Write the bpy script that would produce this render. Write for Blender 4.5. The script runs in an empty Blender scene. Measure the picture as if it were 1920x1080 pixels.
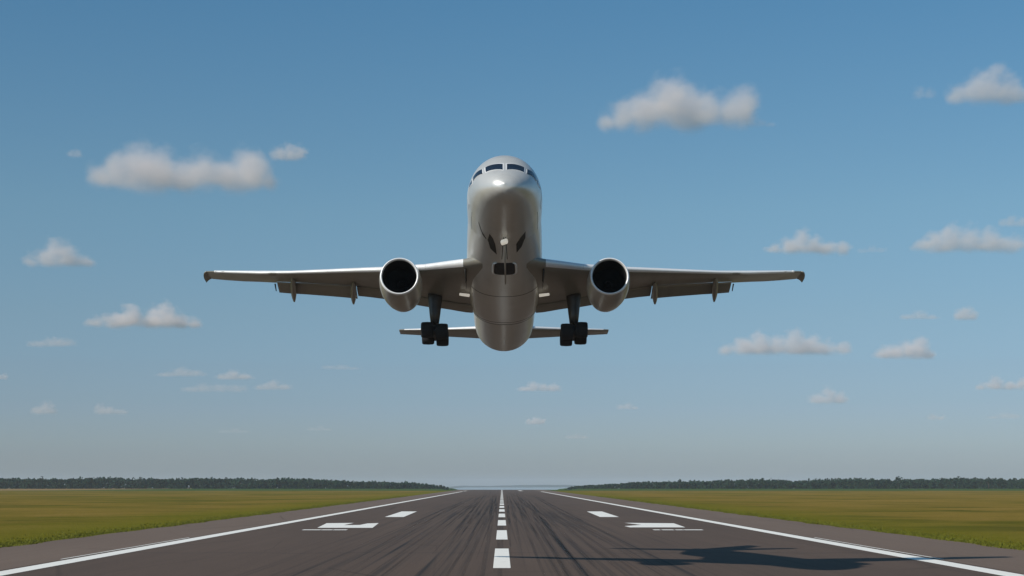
import bpy, bmesh, math, random
import numpy as np
from mathutils import Vector, Matrix
R = math.radians
random.seed(7)
rng = np.random.default_rng(7)
scene = bpy.context.scene
COL = scene.collection

# ------------------------------------------------------------------ camera
EYE = 5.34
FP, CX, HY = 2950.0, 941.0, 908.5          # focal length / principal column / horizon row of a 1920x1080 frame
cam_d = bpy.data.cameras.new('camera')
cam_d.sensor_width = 36.0
cam_d.lens = 36.0 * FP / 1920.0
cam_d.shift_x = (960.0 - CX) / 1920.0
cam_d.shift_y = (HY - 540.0) / 1920.0
cam_d.clip_start = 0.5
cam_d.clip_end = 60000.0
cam = bpy.data.objects.new('camera', cam_d)
cam.location = (0, 0, EYE)
cam.rotation_euler = (R(90), 0, 0)
COL.objects.link(cam)
scene.camera = cam

# ------------------------------------------------------------------ world, sun, exposure
SUN_TO = Vector((-19.5, -17.5, 19.5)).normalized()       # towards the sun: up, left, behind the camera
SUN_EL = math.asin(SUN_TO.z)
SUN_ROT = math.atan2(SUN_TO.x, SUN_TO.y)
world = bpy.data.worlds.new("World")
scene.world = world
world.use_nodes = True
wn = world.node_tree
wn.nodes.clear()
wo = wn.nodes.new('ShaderNodeOutputWorld')
bg = wn.nodes.new('ShaderNodeBackground')
sky = wn.nodes.new('ShaderNodeTexSky')
sky.sky_type = 'NISHITA'
sky.sun_disc = False
sky.sun_elevation = SUN_EL
sky.sun_rotation = SUN_ROT
sky.air_density = 1.0
sky.dust_density = 0.6
sky.ozone_density = 1.2
sky.altitude = 100
gam = wn.nodes.new('ShaderNodeHueSaturation')
gam.inputs['Saturation'].default_value = 0.86
gam.inputs['Hue'].default_value = 0.488
wn.links.new(sky.outputs[0], gam.inputs['Color'])
# grade of the clear sky by height above the horizon: grey blue low down, deeper blue above
geo = wn.nodes.new('ShaderNodeTexCoord'); sxyz = wn.nodes.new('ShaderNodeSeparateXYZ'); ramp = wn.nodes.new('ShaderNodeValToRGB')
wn.links.new(geo.outputs['Generated'], sxyz.inputs[0]); wn.links.new(sxyz.outputs[2], ramp.inputs[0])
els = ramp.color_ramp.elements
els[0].position = 0.0; els[0].color = (.585, .735, 1.01, 1)
els[1].position = 0.30; els[1].color = (.47, .86, 1.11, 1)
for ps, cl in ((0.05, (.57, .72, .99, 1)), (0.105, (.61, .775, .945, 1)), (0.17, (.62, .86, 1.0, 1))):
    e_ = els.new(ps); e_.color = cl
mul = wn.nodes.new('ShaderNodeMix'); mul.data_type = 'RGBA'; mul.blend_type = 'MULTIPLY'; mul.inputs[0].default_value = 1.0
wn.links.new(gam.outputs[0], mul.inputs[6]); wn.links.new(ramp.outputs[0], mul.inputs[7])
wn.links.new(mul.outputs[2], bg.inputs[0])
bg.inputs[1].default_value = 0.080
wn.links.new(bg.outputs[0], wo.inputs[0])

sun_d = bpy.data.lights.new('sun', 'SUN')
sun_d.energy = 4.2
sun_d.angle = R(0.8)
sun_d.color = (1.0, 0.94, 0.85)
sun = bpy.data.objects.new('sun', sun_d)
sun.rotation_euler = SUN_TO.to_track_quat('Z', 'Y').to_euler()
sun.location = (0, 0, 200)
COL.objects.link(sun)

vs = scene.view_settings
vs.view_transform = 'Standard'
vs.look = 'None'
vs.exposure = 0.0
vs.gamma = 1.0
scene.cycles.use_denoising = True
scene.cycles.max_bounces = 10
scene.cycles.volume_bounces = 8
scene.cycles.volume_max_steps = 256

# ------------------------------------------------------------------ helpers
def link(o, parent=None):
    COL.objects.link(o)
    if parent is not None:
        o.parent = parent
    return o

def tag(o, label=None, cat=None, group=None, kind=None):
    if label: o['label'] = label
    if cat: o['category'] = cat
    if group: o['group'] = group
    if kind: o['kind'] = kind
    return o

def empty(name, loc=(0, 0, 0), parent=None):
    o = bpy.data.objects.new(name, None)
    o.location = loc
    o.empty_display_size = 0.5
    return link(o, parent)

def from_bm(name, bm, mat, parent=None, smooth=True, recalc=True):
    if recalc:
        bmesh.ops.recalc_face_normals(bm, faces=bm.faces)
    me = bpy.data.meshes.new(name)
    bm.to_mesh(me); bm.free()
    if smooth:
        me.polygons.foreach_set('use_smooth', [True] * len(me.polygons))
    me.materials.append(mat)
    return link(bpy.data.objects.new(name, me), parent)

def from_np(name, V, Fc, mat, parent=None, smooth=False):
    me = bpy.data.meshes.new(name)
    n = Fc.shape[1]
    me.vertices.add(len(V)); me.vertices.foreach_set('co', np.asarray(V, np.float32).ravel())
    me.loops.add(Fc.size); me.loops.foreach_set('vertex_index', np.asarray(Fc, np.int32).ravel())
    me.polygons.add(len(Fc)); me.polygons.foreach_set('loop_start', np.arange(0, Fc.size, n, dtype=np.int32))
    me.update(calc_edges=True); me.validate()
    if smooth:
        me.polygons.foreach_set('use_smooth', [True] * len(me.polygons))
    me.materials.append(mat)
    return link(bpy.data.objects.new(name, me), parent)

def edge_split(o, ang=35):
    m = o.modifiers.new('split', 'EDGE_SPLIT'); m.split_angle = R(ang)
    return o

def loft(bm, rings, cap0=True, cap1=True, closed=True):
    vr = [[bm.verts.new(p) for p in r] for r in rings]
    n = len(vr[0])
    for a, b in zip(vr[:-1], vr[1:]):
        for i in range(n if closed else n - 1):
            j = (i + 1) % n
            bm.faces.new((a[i], a[j], b[j], b[i]))
    if cap0: bm.faces.new(vr[0])
    if cap1: bm.faces.new(list(reversed(vr[-1])))
    return vr

def tube(bm, a, b, ra, rb=None, n=16, caps=True):
    a, b = Vector(a), Vector(b); rb = ra if rb is None else rb
    q = (b - a).to_track_quat('Z', 'Y')
    rings = []
    for p, r in ((a, ra), (b, rb)):
        rings.append([p + q @ Vector((r * math.cos(t), r * math.sin(t), 0)) for t in [2 * math.pi * i / n for i in range(n)]])
    loft(bm, rings, caps, caps)

def box(bm, c, s, rot=None):
    M = Matrix.Translation(c) @ (rot.to_4x4() if rot else Matrix.Identity(4)) @ Matrix.Diagonal((s[0], s[1], s[2], 1))
    r = bmesh.ops.create_cube(bm, size=1, matrix=M)
    return r['verts']

def pchip(xs, ys):
    xs, ys = np.array(xs, float), np.array(ys, float)
    h = np.diff(xs); d = np.diff(ys) / h
    m = np.zeros_like(ys); m[0], m[-1] = d[0], d[-1]
    for i in range(1, len(xs) - 1):
        if d[i - 1] * d[i] > 0:
            w1, w2 = 2 * h[i] + h[i - 1], h[i] + 2 * h[i - 1]
            m[i] = (w1 + w2) / (w1 / d[i - 1] + w2 / d[i])
    def f(x):
        i = int(min(max(np.searchsorted(xs, x) - 1, 0), len(h) - 1)); t = (x - xs[i]) / h[i]
        return float((2*t**3-3*t**2+1)*ys[i] + (t**3-2*t**2+t)*h[i]*m[i] + (-2*t**3+3*t**2)*ys[i+1] + (t**3-t**2)*h[i]*m[i+1])
    return f

def sstep(a, b, x):
    t = np.clip((x - a) / (b - a), 0, 1)
    return t * t * (3 - 2 * t)

# ------------------------------------------------------------------ materials
def newmat(name):
    m = bpy.data.materials.new(name); m.use_nodes = True
    nt = m.node_tree
    return m, nt, nt.nodes['Principled BSDF']

def N(nt, t, **kw):
    n = nt.nodes.new(t)
    for k, v in kw.items():
        if k in n.inputs: n.inputs[k].default_value = v
        else: setattr(n, k, v)
    return n

def coords(nt, scale=(1, 1, 1), loc=(0, 0, 0), kind='Object'):
    tc = nt.nodes.new('ShaderNodeTexCoord'); mp = nt.nodes.new('ShaderNodeMapping')
    mp.inputs['Scale'].default_value = scale; mp.inputs['Location'].default_value = loc
    nt.links.new(tc.outputs[kind], mp.inputs[0])
    return mp.outputs[0]

def noise(nt, vec, scale=1.0, detail=4, rough=0.5, dist=0.0):
    n = N(nt, 'ShaderNodeTexNoise', Scale=scale, Detail=detail, Roughness=rough, Distortion=dist)
    nt.links.new(vec, n.inputs['Vector'])
    return n.outputs['Fac']

def maprange(nt, v, a, b, c=0.0, d=1.0, smooth=False):
    n = nt.nodes.new('ShaderNodeMapRange')
    if smooth: n.interpolation_type = 'SMOOTHSTEP'
    for i, x in enumerate((a, b, c, d)): n.inputs[i + 1].default_value = x
    nt.links.new(v, n.inputs[0])
    return n.outputs[0]

def math_n(nt, op, a, b=None, c=None):
    n = nt.nodes.new('ShaderNodeMath'); n.operation = op
    for i, x in enumerate((a, b, c)):
        if x is None: continue
        if isinstance(x, (int, float)): n.inputs[i].default_value = x
        else: nt.links.new(x, n.inputs[i])
    return n.outputs[0]

def mix(nt, f, a, b):
    n = nt.nodes.new('ShaderNodeMix'); n.data_type = 'RGBA'
    for s, x in ((n.inputs[0], f), (n.inputs[6], a), (n.inputs[7], b)):
        if isinstance(x, (int, float)): s.default_value = x
        elif isinstance(x, tuple): s.default_value = x + (1,)
        else: nt.links.new(x, s)
    return n.outputs[2]

def bump(nt, p, h, strength, dist=0.02):
    b = N(nt, 'ShaderNodeBump', Strength=strength, Distance=dist)
    nt.links.new(h, b.inputs['Height']); nt.links.new(b.outputs[0], p.inputs['Normal'])

def simple(name, col, rough=0.5, metal=0.0, vary=0.12, scale=3.0, rough_vary=0.08):
    m, nt, p = newmat(name)
    v = coords(nt)
    f = noise(nt, v, scale, 5, 0.6)
    c2 = tuple(max(0, x * (1 - vary)) for x in col); c3 = tuple(min(1, x * (1 + vary)) for x in col)
    nt.links.new(mix(nt, maprange(nt, f, 0.3, 0.7), c2, c3), p.inputs['Base Color'])
    nt.links.new(maprange(nt, f, 0.2, 0.8, max(0.02, rough - rough_vary), rough + rough_vary), p.inputs['Roughness'])
    p.inputs['Metallic'].default_value = metal
    return m

def aircraft_skin(name, col, metal, rough, pitch=1.05):
    """painted aluminium: streaks of grime along the airflow, faint frames, slight waviness"""
    m, nt, p = newmat(name)
    streak = noise(nt, coords(nt, (1.6, 0.10, 1.6)), 1.0, 3, 0.5)
    blot = noise(nt, coords(nt), 0.7, 4, 0.55)
    dirt = math_n(nt, 'MULTIPLY', maprange(nt, streak, 0.40, 0.85), maprange(nt, blot, 0.3, 0.7))
    c = mix(nt, dirt, col, tuple(x * 0.74 for x in col))
    tc = nt.nodes.new('ShaderNodeTexCoord'); sp = nt.nodes.new('ShaderNodeSeparateXYZ')
    nt.links.new(tc.outputs['Object'], sp.inputs[0])
    fr = math_n(nt, 'FRACT', math_n(nt, 'MULTIPLY', sp.outputs[1], 1.0 / pitch))
    seam = maprange(nt, math_n(nt, 'ABSOLUTE', math_n(nt, 'SUBTRACT', fr, 0.5)), 0.0, 0.014, 1, 0)
    c = mix(nt, math_n(nt, 'MULTIPLY', seam, 0.22), c, tuple(x * 0.4 for x in col))
    nt.links.new(c, p.inputs['Base Color'])
    nt.links.new(maprange(nt, blot, 0.25, 0.75, rough - 0.03, rough + 0.06), p.inputs['Roughness'])
    p.inputs['Metallic'].default_value = metal
    p.inputs['Specular IOR Level'].default_value = 0.35; p.inputs['Coat Weight'].default_value = 0.08; p.inputs['Coat Roughness'].default_value = 0.12
    wav = noise(nt, coords(nt, (1, 0.8, 1)), 1.3, 3, 0.5)
    bump(nt, p, wav, 0.25, 0.03)
    return m

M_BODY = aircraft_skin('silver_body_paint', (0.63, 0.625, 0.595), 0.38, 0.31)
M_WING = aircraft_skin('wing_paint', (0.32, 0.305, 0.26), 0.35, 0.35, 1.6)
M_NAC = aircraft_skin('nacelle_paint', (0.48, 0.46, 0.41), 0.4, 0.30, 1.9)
M_LIP = simple('lip_and_sunlit_edge_paint', (0.86, 0.86, 0.85), 0.34, 0.25, 0.03)  # whitish paint; on the leading edges its lightness stands in for sunlight
M_GLASS = simple('cockpit_glass', (0.012, 0.018, 0.030), 0.08, 0.0, 0.2)
M_FRAME = simple('white_frame_paint', (0.70, 0.71, 0.72), 0.35, 0.1, 0.04)
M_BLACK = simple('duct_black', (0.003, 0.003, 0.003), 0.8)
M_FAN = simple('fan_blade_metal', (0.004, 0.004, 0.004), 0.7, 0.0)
M_TYRE = simple('tyre_rubber', (0.016, 0.016, 0.017), 0.85)
M_GEAR = simple('gear_metal', (0.10, 0.095, 0.09), 0.4, 0.5)
M_RIM = simple('wheel_rim_metal', (0.22, 0.22, 0.22), 0.4, 0.7)
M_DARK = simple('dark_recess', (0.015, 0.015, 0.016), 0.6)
M_SEAL = simple('dark_seal', (0.035, 0.034, 0.03), 0.6)
M_WHITE = simple('white_gloss_paint', (0.8, 0.8, 0.78), 0.35, 0.0, 0.04)

M_LAMP = simple('lit_lamp_glass', (0.8, 0.78, 0.72), 0.3, 0.0, 0.04)
_p = M_LAMP.node_tree.nodes['Principled BSDF']; _p.inputs['Emission Color'].default_value = (1, .93, .8, 1); _p.inputs['Emission Strength'].default_value = 0.38

def asphalt(name, base, lighter, skid):
    m, nt, p = newmat(name)
    v = coords(nt)
    big = noise(nt, coords(nt, (0.09, 0.012, 1)), 1.0, 5, 0.55)
    mid = noise(nt, coords(nt, (1.1, 0.03, 1)), 1.0, 6, 0.6)
    fine = noise(nt, coords(nt, (9, 1.2, 1)), 1.0, 4, 0.7)
    c = mix(nt, maprange(nt, big, 0.3, 0.7), base, lighter)
    c = mix(nt, maprange(nt, mid, 0.35, 0.75, 0, 0.30), c, tuple(x * 0.55 for x in base))
    c = mix(nt, maprange(nt, fine, 0.3, 0.7, 0.0, 0.30), c, tuple(x * 1.7 for x in lighter))
    vo = N(nt, 'ShaderNodeTexVoronoi', feature='DISTANCE_TO_EDGE', Scale=1.0); nt.links.new(coords(nt, (0.13, 0.018, 1)), vo.inputs['Vector'])
    crk = math_n(nt, 'MULTIPLY', maprange(nt, vo.outputs['Distance'], 0.0, 0.012, 1, 0), maprange(nt, noise(nt, coords(nt, (0.05, 0.01, 1), (5, 2, 0)), 1.0, 2), 0.45, 0.6, 0, 0.5))
    c = mix(nt, crk, c, tuple(x * 0.35 for x in base))
    if skid:
        tc = nt.nodes.new('ShaderNodeTexCoord'); sp = nt.nodes.new('ShaderNodeSeparateXYZ')
        nt.links.new(tc.outputs['Object'], sp.inputs[0])
        # tyre rubber: long narrow streaks that wander sideways a little along the strip
        wob = noise(nt, coords(nt, (0.004, 0.0024, 1)), 1.0, 0, 0.4)
        xw = math_n(nt, 'ADD', sp.outputs[0], maprange(nt, wob, 0.2, 0.8, -1.3, 1.3))
        cb = nt.nodes.new('ShaderNodeCombineXYZ')
        nt.links.new(math_n(nt, 'MULTIPLY', xw, 1.15), cb.inputs[0])
        nt.links.new(math_n(nt, 'MULTIPLY', sp.outputs[1], 0.006), cb.inputs[1])
        s1 = maprange(nt, noise(nt, cb.outputs[0], 1.0, 3, 0.65), 0.52, 0.66)
        cb2 = nt.nodes.new('ShaderNodeCombineXYZ')
        nt.links.new(math_n(nt, 'MULTIPLY', xw, 3.3), cb2.inputs[0])
        nt.links.new(math_n(nt, 'MULTIPLY', sp.outputs[1], 0.004), cb2.inputs[1])
        s2 = maprange(nt, noise(nt, cb2.outputs[0], 1.0, 2, 0.6), 0.55, 0.68)
        ax = math_n(nt, 'ABSOLUTE', sp.outputs[0])
        band = math_n(nt, 'MULTIPLY', maprange(nt, ax, 0.8, 3.5, 0.15, 1, True), maprange(nt, ax, 9.0, 21.0, 1, 0.12, True))
        s = math_n(nt, 'MULTIPLY', band, math_n(nt, 'ADD', math_n(nt, 'MULTIPLY', s1, 0.66), math_n(nt, 'MULTIPLY', s2, 0.40)))
        c = mix(nt, s, c, (0.017, 0.015, 0.014))
        # a transverse joint
        jn = math_n(nt, 'ADD', sp.outputs[1], maprange(nt, noise(nt, coords(nt, (0.15, 0, 0)), 1, 2), 0.3, 0.7, -0.8, 0.8))
        fr = math_n(nt, 'FRACT', math_n(nt, 'MULTIPLY', math_n(nt, 'ADD', jn, 29.0), 1 / 152.0))
        j = maprange(nt, math_n(nt, 'ABSOLUTE', math_n(nt, 'SUBTRACT', fr, 0.999)), 0.0, 0.006, 0.5, 0)
        c = mix(nt, j, c, (0.02, 0.018, 0.018))
    nt.links.new(c, p.inputs['Base Color'])
    p.inputs['Roughness'].default_value = 0.92
    p.inputs['Specular IOR Level'].default_value = 0.25
    bump(nt, p, noise(nt, v, 14, 4, 0.7), 0.35, 0.01)
    return m

M_ASPH = asphalt('runway_asphalt', (0.070, 0.047, 0.034), (0.092, 0.062, 0.045), True)
M_SHOULDER = asphalt('shoulder_asphalt', (0.122, 0.086, 0.064), (0.148, 0.106, 0.080), False)

def paint_mat():
    m, nt, p = newmat('runway_paint')
    a = noise(nt, coords(nt, (1.6, 0.16, 1)), 1.0, 6, 0.7)
    b = noise(nt, coords(nt, (7, 1.2, 1)), 1.0, 4, 0.7)
    w = math_n(nt, 'ADD', maprange(nt, a, 0.55, 0.8, 0, 0.3), maprange(nt, b, 0.6, 0.8, 0, 0.3))
    nt.links.new(mix(nt, w, (0.80, 0.78, 0.72), (0.36, 0.32, 0.28)), p.inputs['Base Color'])
    p.inputs['Roughness'].default_value = 0.8
    return m
M_PAINT = paint_mat()

def grass_ground():
    m, nt, p = newmat('grass_field')
    tc = nt.nodes.new('ShaderNodeTexCoord'); sp = nt.nodes.new('ShaderNodeSeparateXYZ')
    nt.links.new(tc.outputs['Object'], sp.inputs[0])
    X, Y = sp.outputs[0], sp.outputs[1]
    n1 = noise(nt, coords(nt, (0.012, 0.008, 1)), 1.0, 6, 0.6, 0.5)
    n2 = noise(nt, coords(nt, (0.028, 0.030, 1), (3, 9, 0)), 1.0, 6, 0.65, 0.6)
    n3 = noise(nt, coords(nt, (0.6, 0.35, 1)), 1.0, 7, 0.75)
    c = mix(nt, maprange(nt, math_n(nt, 'ADD', n1, maprange(nt, X, -60, 120, -0.03, 0.05)), 0.36, 0.56), (0.150, 0.126, 0.018), (0.262, 0.172, 0.040))
    c = mix(nt, maprange(nt, n2, 0.50, 0.66, 0, 0.8), c, (0.070, 0.076, 0.014))
    c = mix(nt, maprange(nt, n2, 0.46, 0.32, 0, 0.6), c, (0.33, 0.205, 0.062))
    c = mix(nt, maprange(nt, n3, 0.35, 0.72, 0, 0.5), c, (0.098, 0.095, 0.016))
    # lush belt beside the pavement
    ax = math_n(nt, 'ABSOLUTE', X)
    belt = math_n(nt, 'MULTIPLY', maprange(nt, math_n(nt, 'ADD', ax, maprange(nt, n2, 0, 1, -14, 14)), 44, 66, 0.85, 0), 1.0)
    c = mix(nt, belt, c, mix(nt, n3, (0.175, 0.168, 0.014), (0.105, 0.110, 0.011)))
    # far fields: green crop on the right and middle, ripe strip far left
    yj = math_n(nt, 'ADD', Y, maprange(nt, n1, 0.2, 0.8, -40, 40))
    crop = maprange(nt, yj, 1330, 1370)
    c = mix(nt, crop, c, mix(nt, n2, (0.040, 0.085, 0.025), (0.055, 0.100, 0.030)))
    ripe = math_n(nt, 'MULTIPLY', maprange(nt, yj, 1340, 1400), maprange(nt, X, -380, -440))
    c = mix(nt, ripe, c, (0.26, 0.18, 0.085))
    lowl = maprange(nt, Y, 2700, 2900)
    c = mix(nt, lowl, c, (0.035, 0.055, 0.025))
    nt.links.new(c, p.inputs['Base Color'])
    p.inputs['Roughness'].default_value = 0.95
    p.inputs['Specular IOR Level'].default_value = 0.0
    n4 = noise(nt, coords(nt, (2.6, 1.6, 1)), 1.0, 5, 0.8)
    nt.links.new(mix(nt, maprange(nt, n4, 0.42, 0.72, 0, 0.5), c, (0.05, 0.056, 0.010)), p.inputs['Base Color'])
    bump(nt, p, n3, 0.9, 0.4)
    return m
M_GRASS = grass_ground()

def foliage(name, a, b, sc=0.12):
    m, nt, p = newmat(name)
    f = noise(nt, coords(nt), sc, 5, 0.7)
    nt.links.new(mix(nt, maprange(nt, f, 0.3, 0.7), a, b), p.inputs['Base Color'])
    p.inputs['Roughness'].default_value = 0.8
    p.inputs['Specular IOR Level'].default_value = 0.15
    return m
M_WOOD = foliage('woodland_leaves', (0.007, 0.022, 0.013), (0.020, 0.050, 0.026), 0.09)
M_LEAF2 = foliage('dark_leaves', (0.005, 0.017, 0.010), (0.016, 0.038, 0.020), 0.3)
M_BARK = simple('bark', (0.09, 0.065, 0.045), 0.9)
M_BLADE = foliage('grass_blades', (0.060, 0.070, 0.008), (0.165, 0.165, 0.016), 0.9)
M_SHORE = foliage('far_woods', (0.012, 0.026, 0.016), (0.024, 0.040, 0.022), 0.01)
wm, nt, p = newmat('lake_water')
p.inputs['Base Color'].default_value = (0.05, 0.09, 0.10, 1)
p.inputs['Roughness'].default_value = 0.12
bump(nt, p, noise(nt, coords(nt, (0.02, 0.02, 1)), 1, 4), 0.15, 0.5)
M_WATER = wm

# ------------------------------------------------------------------ terrain
def gz(x, y):
    x = np.asarray(x, float); y = np.asarray(y, float)
    corr = 1 - sstep(40, 88, np.abs(x - 9))
    gap = -24 * sstep(1600, 2250, y) * corr
    back = -24 * sstep(2350, 3200, y)
    return np.minimum(gap, back)

YS = np.unique(np.concatenate([np.linspace(-600, 0, 7), np.linspace(50, 1600, 32), np.linspace(1600, 2300, 36), np.linspace(2400, 3300, 19), np.linspace(3600, 15500, 22)]))
xh = np.concatenate([np.linspace(0, 300, 41), np.array([360, 450, 600, 900, 1500, 2600, 4200, 6500])])
XS = np.unique(np.concatenate([-xh, xh]))
def sheet(name, xs, ys, zoff, mat, zf=gz, parent=None):
    X, Y = np.meshgrid(xs, ys); Z = zf(X, Y) + zoff
    V = np.stack([X.ravel(), Y.ravel(), Z.ravel()], 1)
    nx, ny = len(xs), len(ys)
    i = np.arange(nx * ny).reshape(ny, nx)
    Fc = np.stack([i[:-1, :-1].ravel(), i[:-1, 1:].ravel(), i[1:, 1:].ravel(), i[1:, :-1].ravel()], 1)
    return from_np(name, V, Fc, mat, parent, True)

ground = tag(sheet('ground', XS, YS, 0.0, M_GRASS), kind='structure')
RY = YS[(YS <= 2300)]
zf0 = lambda X, Y: gz(0 * X, Y)
shoulder = tag(sheet('shoulder_pavement', np.array([-42.6, -20, 0, 20, 42.6]), RY, 0.006, M_SHOULDER, zf0), kind='structure')
runway = tag(sheet('runway', np.array([-31.2, -15, 0, 15, 31.2]), RY, 0.012, M_ASPH, zf0), kind='structure')
lake = tag(sheet('lake_water', np.array([-330., 0, 800, 1900.]), np.array([5200., 9000, 13900.]), -20.0, M_WATER, lambda X, Y: 0 * X), kind='structure')
# far shore: low wooded rise
def shore_z(X, Y):
    e = 7 + 3.5 * np.sin(X * 0.0021 + 1.0) + 2.0 * np.sin(X * 0.011) + 1.2 * np.sin(X * 0.031 + 2)
    e = e + 9 * np.exp(-((X - 430) / 230.0) ** 2)
    return -25 + (10 + e) * sstep(13800, 14350, Y) * (1 - sstep(-360, -560, X) * 0.9)
far_hill = tag(sheet('far_shore_hills', np.linspace(-1500, 2600, 120), np.linspace(13700, 15300, 12), 0.0, M_SHORE, shore_z), kind='structure')

# ------------------------------------------------------------------ painted markings (children of the runway)
def patch(name, polys, z=0.024):
    bm = bmesh.new()
    for poly in polys:
        bm.faces.new([bm.verts.new((x, y, z + float(gz(0, y)))) for x, y in poly])
    return from_bm(name, bm, M_PAINT, runway, smooth=False, recalc=False)
def strip(name, x0, x1, y0, y1, z=0.024):
    ys = [y0] + [float(y) for y in RY if y0 < y < y1] + [y1]
    bm = bmesh.new(); pr = None
    for y in ys:
        a = bm.verts.new((x0, y, z + float(gz(0, y)))); b = bm.verts.new((x1, y, z + float(gz(0, y))))
        if pr: bm.faces.new((pr[0], pr[1], b, a))
        pr = (a, b)
    return from_bm(name, bm, M_PAINT, runway, smooth=False, recalc=False)
for k in range(-2, 31):
    y0 = 100.2 + 52.0 * k
    if y0 > 1590: break
    strip('centre_dash', -0.56, 0.56, y0, y0 + (31 if k > 0 else 30.5))
strip('edge_line', -30.75, -29.2, 1245, 1330)
for s in (-1, 1):
    a, b = sorted((s * 29.2, s * 30.75)); strip('edge_line', a, b, -40, 1200)
    a, b = sorted((s * 31.3, s * 31.5)); strip('thin_edge_line', a, b, 112, 158)
    a, b = (s * 16.2, s * 19.2)
    patch('touchdown_bar', [[(s * 16.1, 258), (s * 19.2, 258), (s * 19.8, 311), (s * 16.8, 311)][::s]])
# wide blocks, each with its own notch, and the broken thin bars before them
patch('aiming_block', [[(-22.7, 193.5), (-15.9, 193.5), (-17.0, 217), (-18.4, 215), (-18.7, 207), (-20.7, 206), (-20.5, 218), (-24.1, 216.5)]])
patch('aiming_block', [[(15.9, 195.5), (22.8, 195.5), (23.6, 216), (17.0, 218.5), (18.4, 207.5), (15.7, 201.5)]])
for a, b in ((-23.4, -21.3), (-21.2, -19.9), (-19.8, -18.2), (17.8, 18.6), (18.8, 20.2), (20.4, 21.3), (21.4, 23.6)):
    patch('thin_cross_bar', [[(a, 183.6), (b, 183.6), (b, 186.2), (a, 186.2)]])
patch('far_bar', [[(14.6, 1290), (17.8, 1290), (17.2, 1420), (14.0, 1420)]])

# ------------------------------------------------------------------ tyre marks left by landing wheels
def tyre_marks():
    m, nt, p = newmat('tyre_rubber_marks')
    p.inputs['Base Color'].default_value = (0.016, 0.014, 0.013, 1); p.inputs['Roughness'].default_value = 0.9
    tr = nt.nodes.new('ShaderNodeBsdfTransparent'); mx = nt.nodes.new('ShaderNodeMixShader')
    a = noise(nt, coords(nt, (2.5, 0.02, 1)), 1.0, 5, 0.65)
    nt.links.new(maprange(nt, a, 0.32, 0.72, 0.0, 0.34), mx.inputs[0])
    nt.links.new(tr.outputs[0], mx.inputs[1]); nt.links.new(p.outputs[0], mx.inputs[2])
    nt.links.new(mx.outputs[0], nt.nodes['Material Output'].inputs['Surface'])
    r = random.Random(12); bm = bmesh.new(); lay = 0
    for k in range(38):
        side = r.choice((-1, 1)); x0 = side * abs(r.gauss(5.5, 3.4)); y0 = r.uniform(5, 240); L = r.uniform(260, 900)
        drift = side * r.uniform(-0.5, 4.5) * L / 500; bow = r.uniform(-.7, .7); w = r.uniform(.14, .40); z = .0130 + .0001 * k
        for dx in ((0,) if r.random() < .4 else (0, r.uniform(.8, 1.1))):
            pr = None
            for i in range(25):
                u = i / 24; y = y0 + L * u; x = x0 + dx + drift * u + bow * math.sin(math.pi * u)
                ww = w * math.sin(math.pi * min(.98, max(.02, u))) ** .8
                a_ = bm.verts.new((x - ww, y, z)); b_ = bm.verts.new((x + ww, y, z))
                if pr: bm.faces.new((pr[0], pr[1], b_, a_))
                pr = (a_, b_)
            z += .00005
    from_bm('tyre_marks', bm, m, runway, smooth=False, recalc=False)
tyre_marks()

# ------------------------------------------------------------------ grass edge tufts
def tufts():
    Vs, Fs, n = [], [], 0
    tot = 80000
    sgn = rng.choice([-1, 1], tot)
    y = 95 + 620 * rng.random(tot) ** 1.9
    off = np.abs(rng.normal(0, 1, tot)) * (0.9 + 2.2 * rng.random(tot)) - 0.35 * rng.random(tot)
    edge = 42.5 + 0.35 * np.sin(y * 0.31 + sgn) + 0.25 * np.sin(y * 0.083)
    x = sgn * (edge + off)
    h = 0.03 + 0.16 * rng.random(tot) ** 1.6; w = 0.02 + 0.06 * rng.random(tot)
    a = rng.random(tot) * 2 * math.pi
    dx, dy = np.cos(a) * w, np.sin(a) * w
    lx, ly = rng.normal(0, 0.08, tot), rng.normal(0, 0.08, tot)
    V = np.stack([np.stack([x - dx, y - dy, 0 * x - .01], 1), np.stack([x + dx, y + dy, 0 * x - .01], 1), np.stack([x + lx, y + ly, h], 1)], 1).reshape(-1, 3)
    Fc = np.arange(len(V)).reshape(-1, 3)
    o = from_np('grass_tufts', V, Fc, M_BLADE)
    tag(o, 'rough green grass growing along both edges of the runway pavement', 'grass', kind='stuff')
tufts()

# ------------------------------------------------------------------ woods on the horizon
def leaf_cloud(cx, cy, z0, h, w, n, size):
    """leaf clump quads through an uneven crown"""
    nb = 7
    bc = np.stack([rng.normal(0, 0.30, nb) * w, rng.normal(0, 0.30, nb) * w, z0 + h * (0.10 + 0.70 * rng.random(nb))], 1)
    bc[0] = (0, 0, z0 + h * 0.80)
    br = w * (0.22 + 0.2 * rng.random(nb))
    k = rng.integers(0, nb, n)
    d = rng.normal(0, 1, (n, 3)); d /= np.linalg.norm(d, axis=1)[:, None]
    c = bc[k] + d * (br[k] * (0.55 + 0.5 * rng.random(n)))[:, None]
    c[:, 2] = np.minimum(c[:, 2], z0 + h)
    c[:, 0] += cx; c[:, 1] += cy
    u = rng.normal(0, 1, (n, 3)); u /= np.linalg.norm(u, axis=1)[:, None]
    v = np.cross(u, rng.normal(0, 1, (n, 3))); v /= np.linalg.norm(v, axis=1)[:, None]
    s = (size * (0.6 + 0.8 * rng.random(n)))[:, None]
    return np.stack([c - u * s - v * s * .6, c + u * s - v * s * .7, c + u * s * .8 + v * s, c - u * s * .9 + v * s * .8], 1).reshape(-1, 3)

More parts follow.
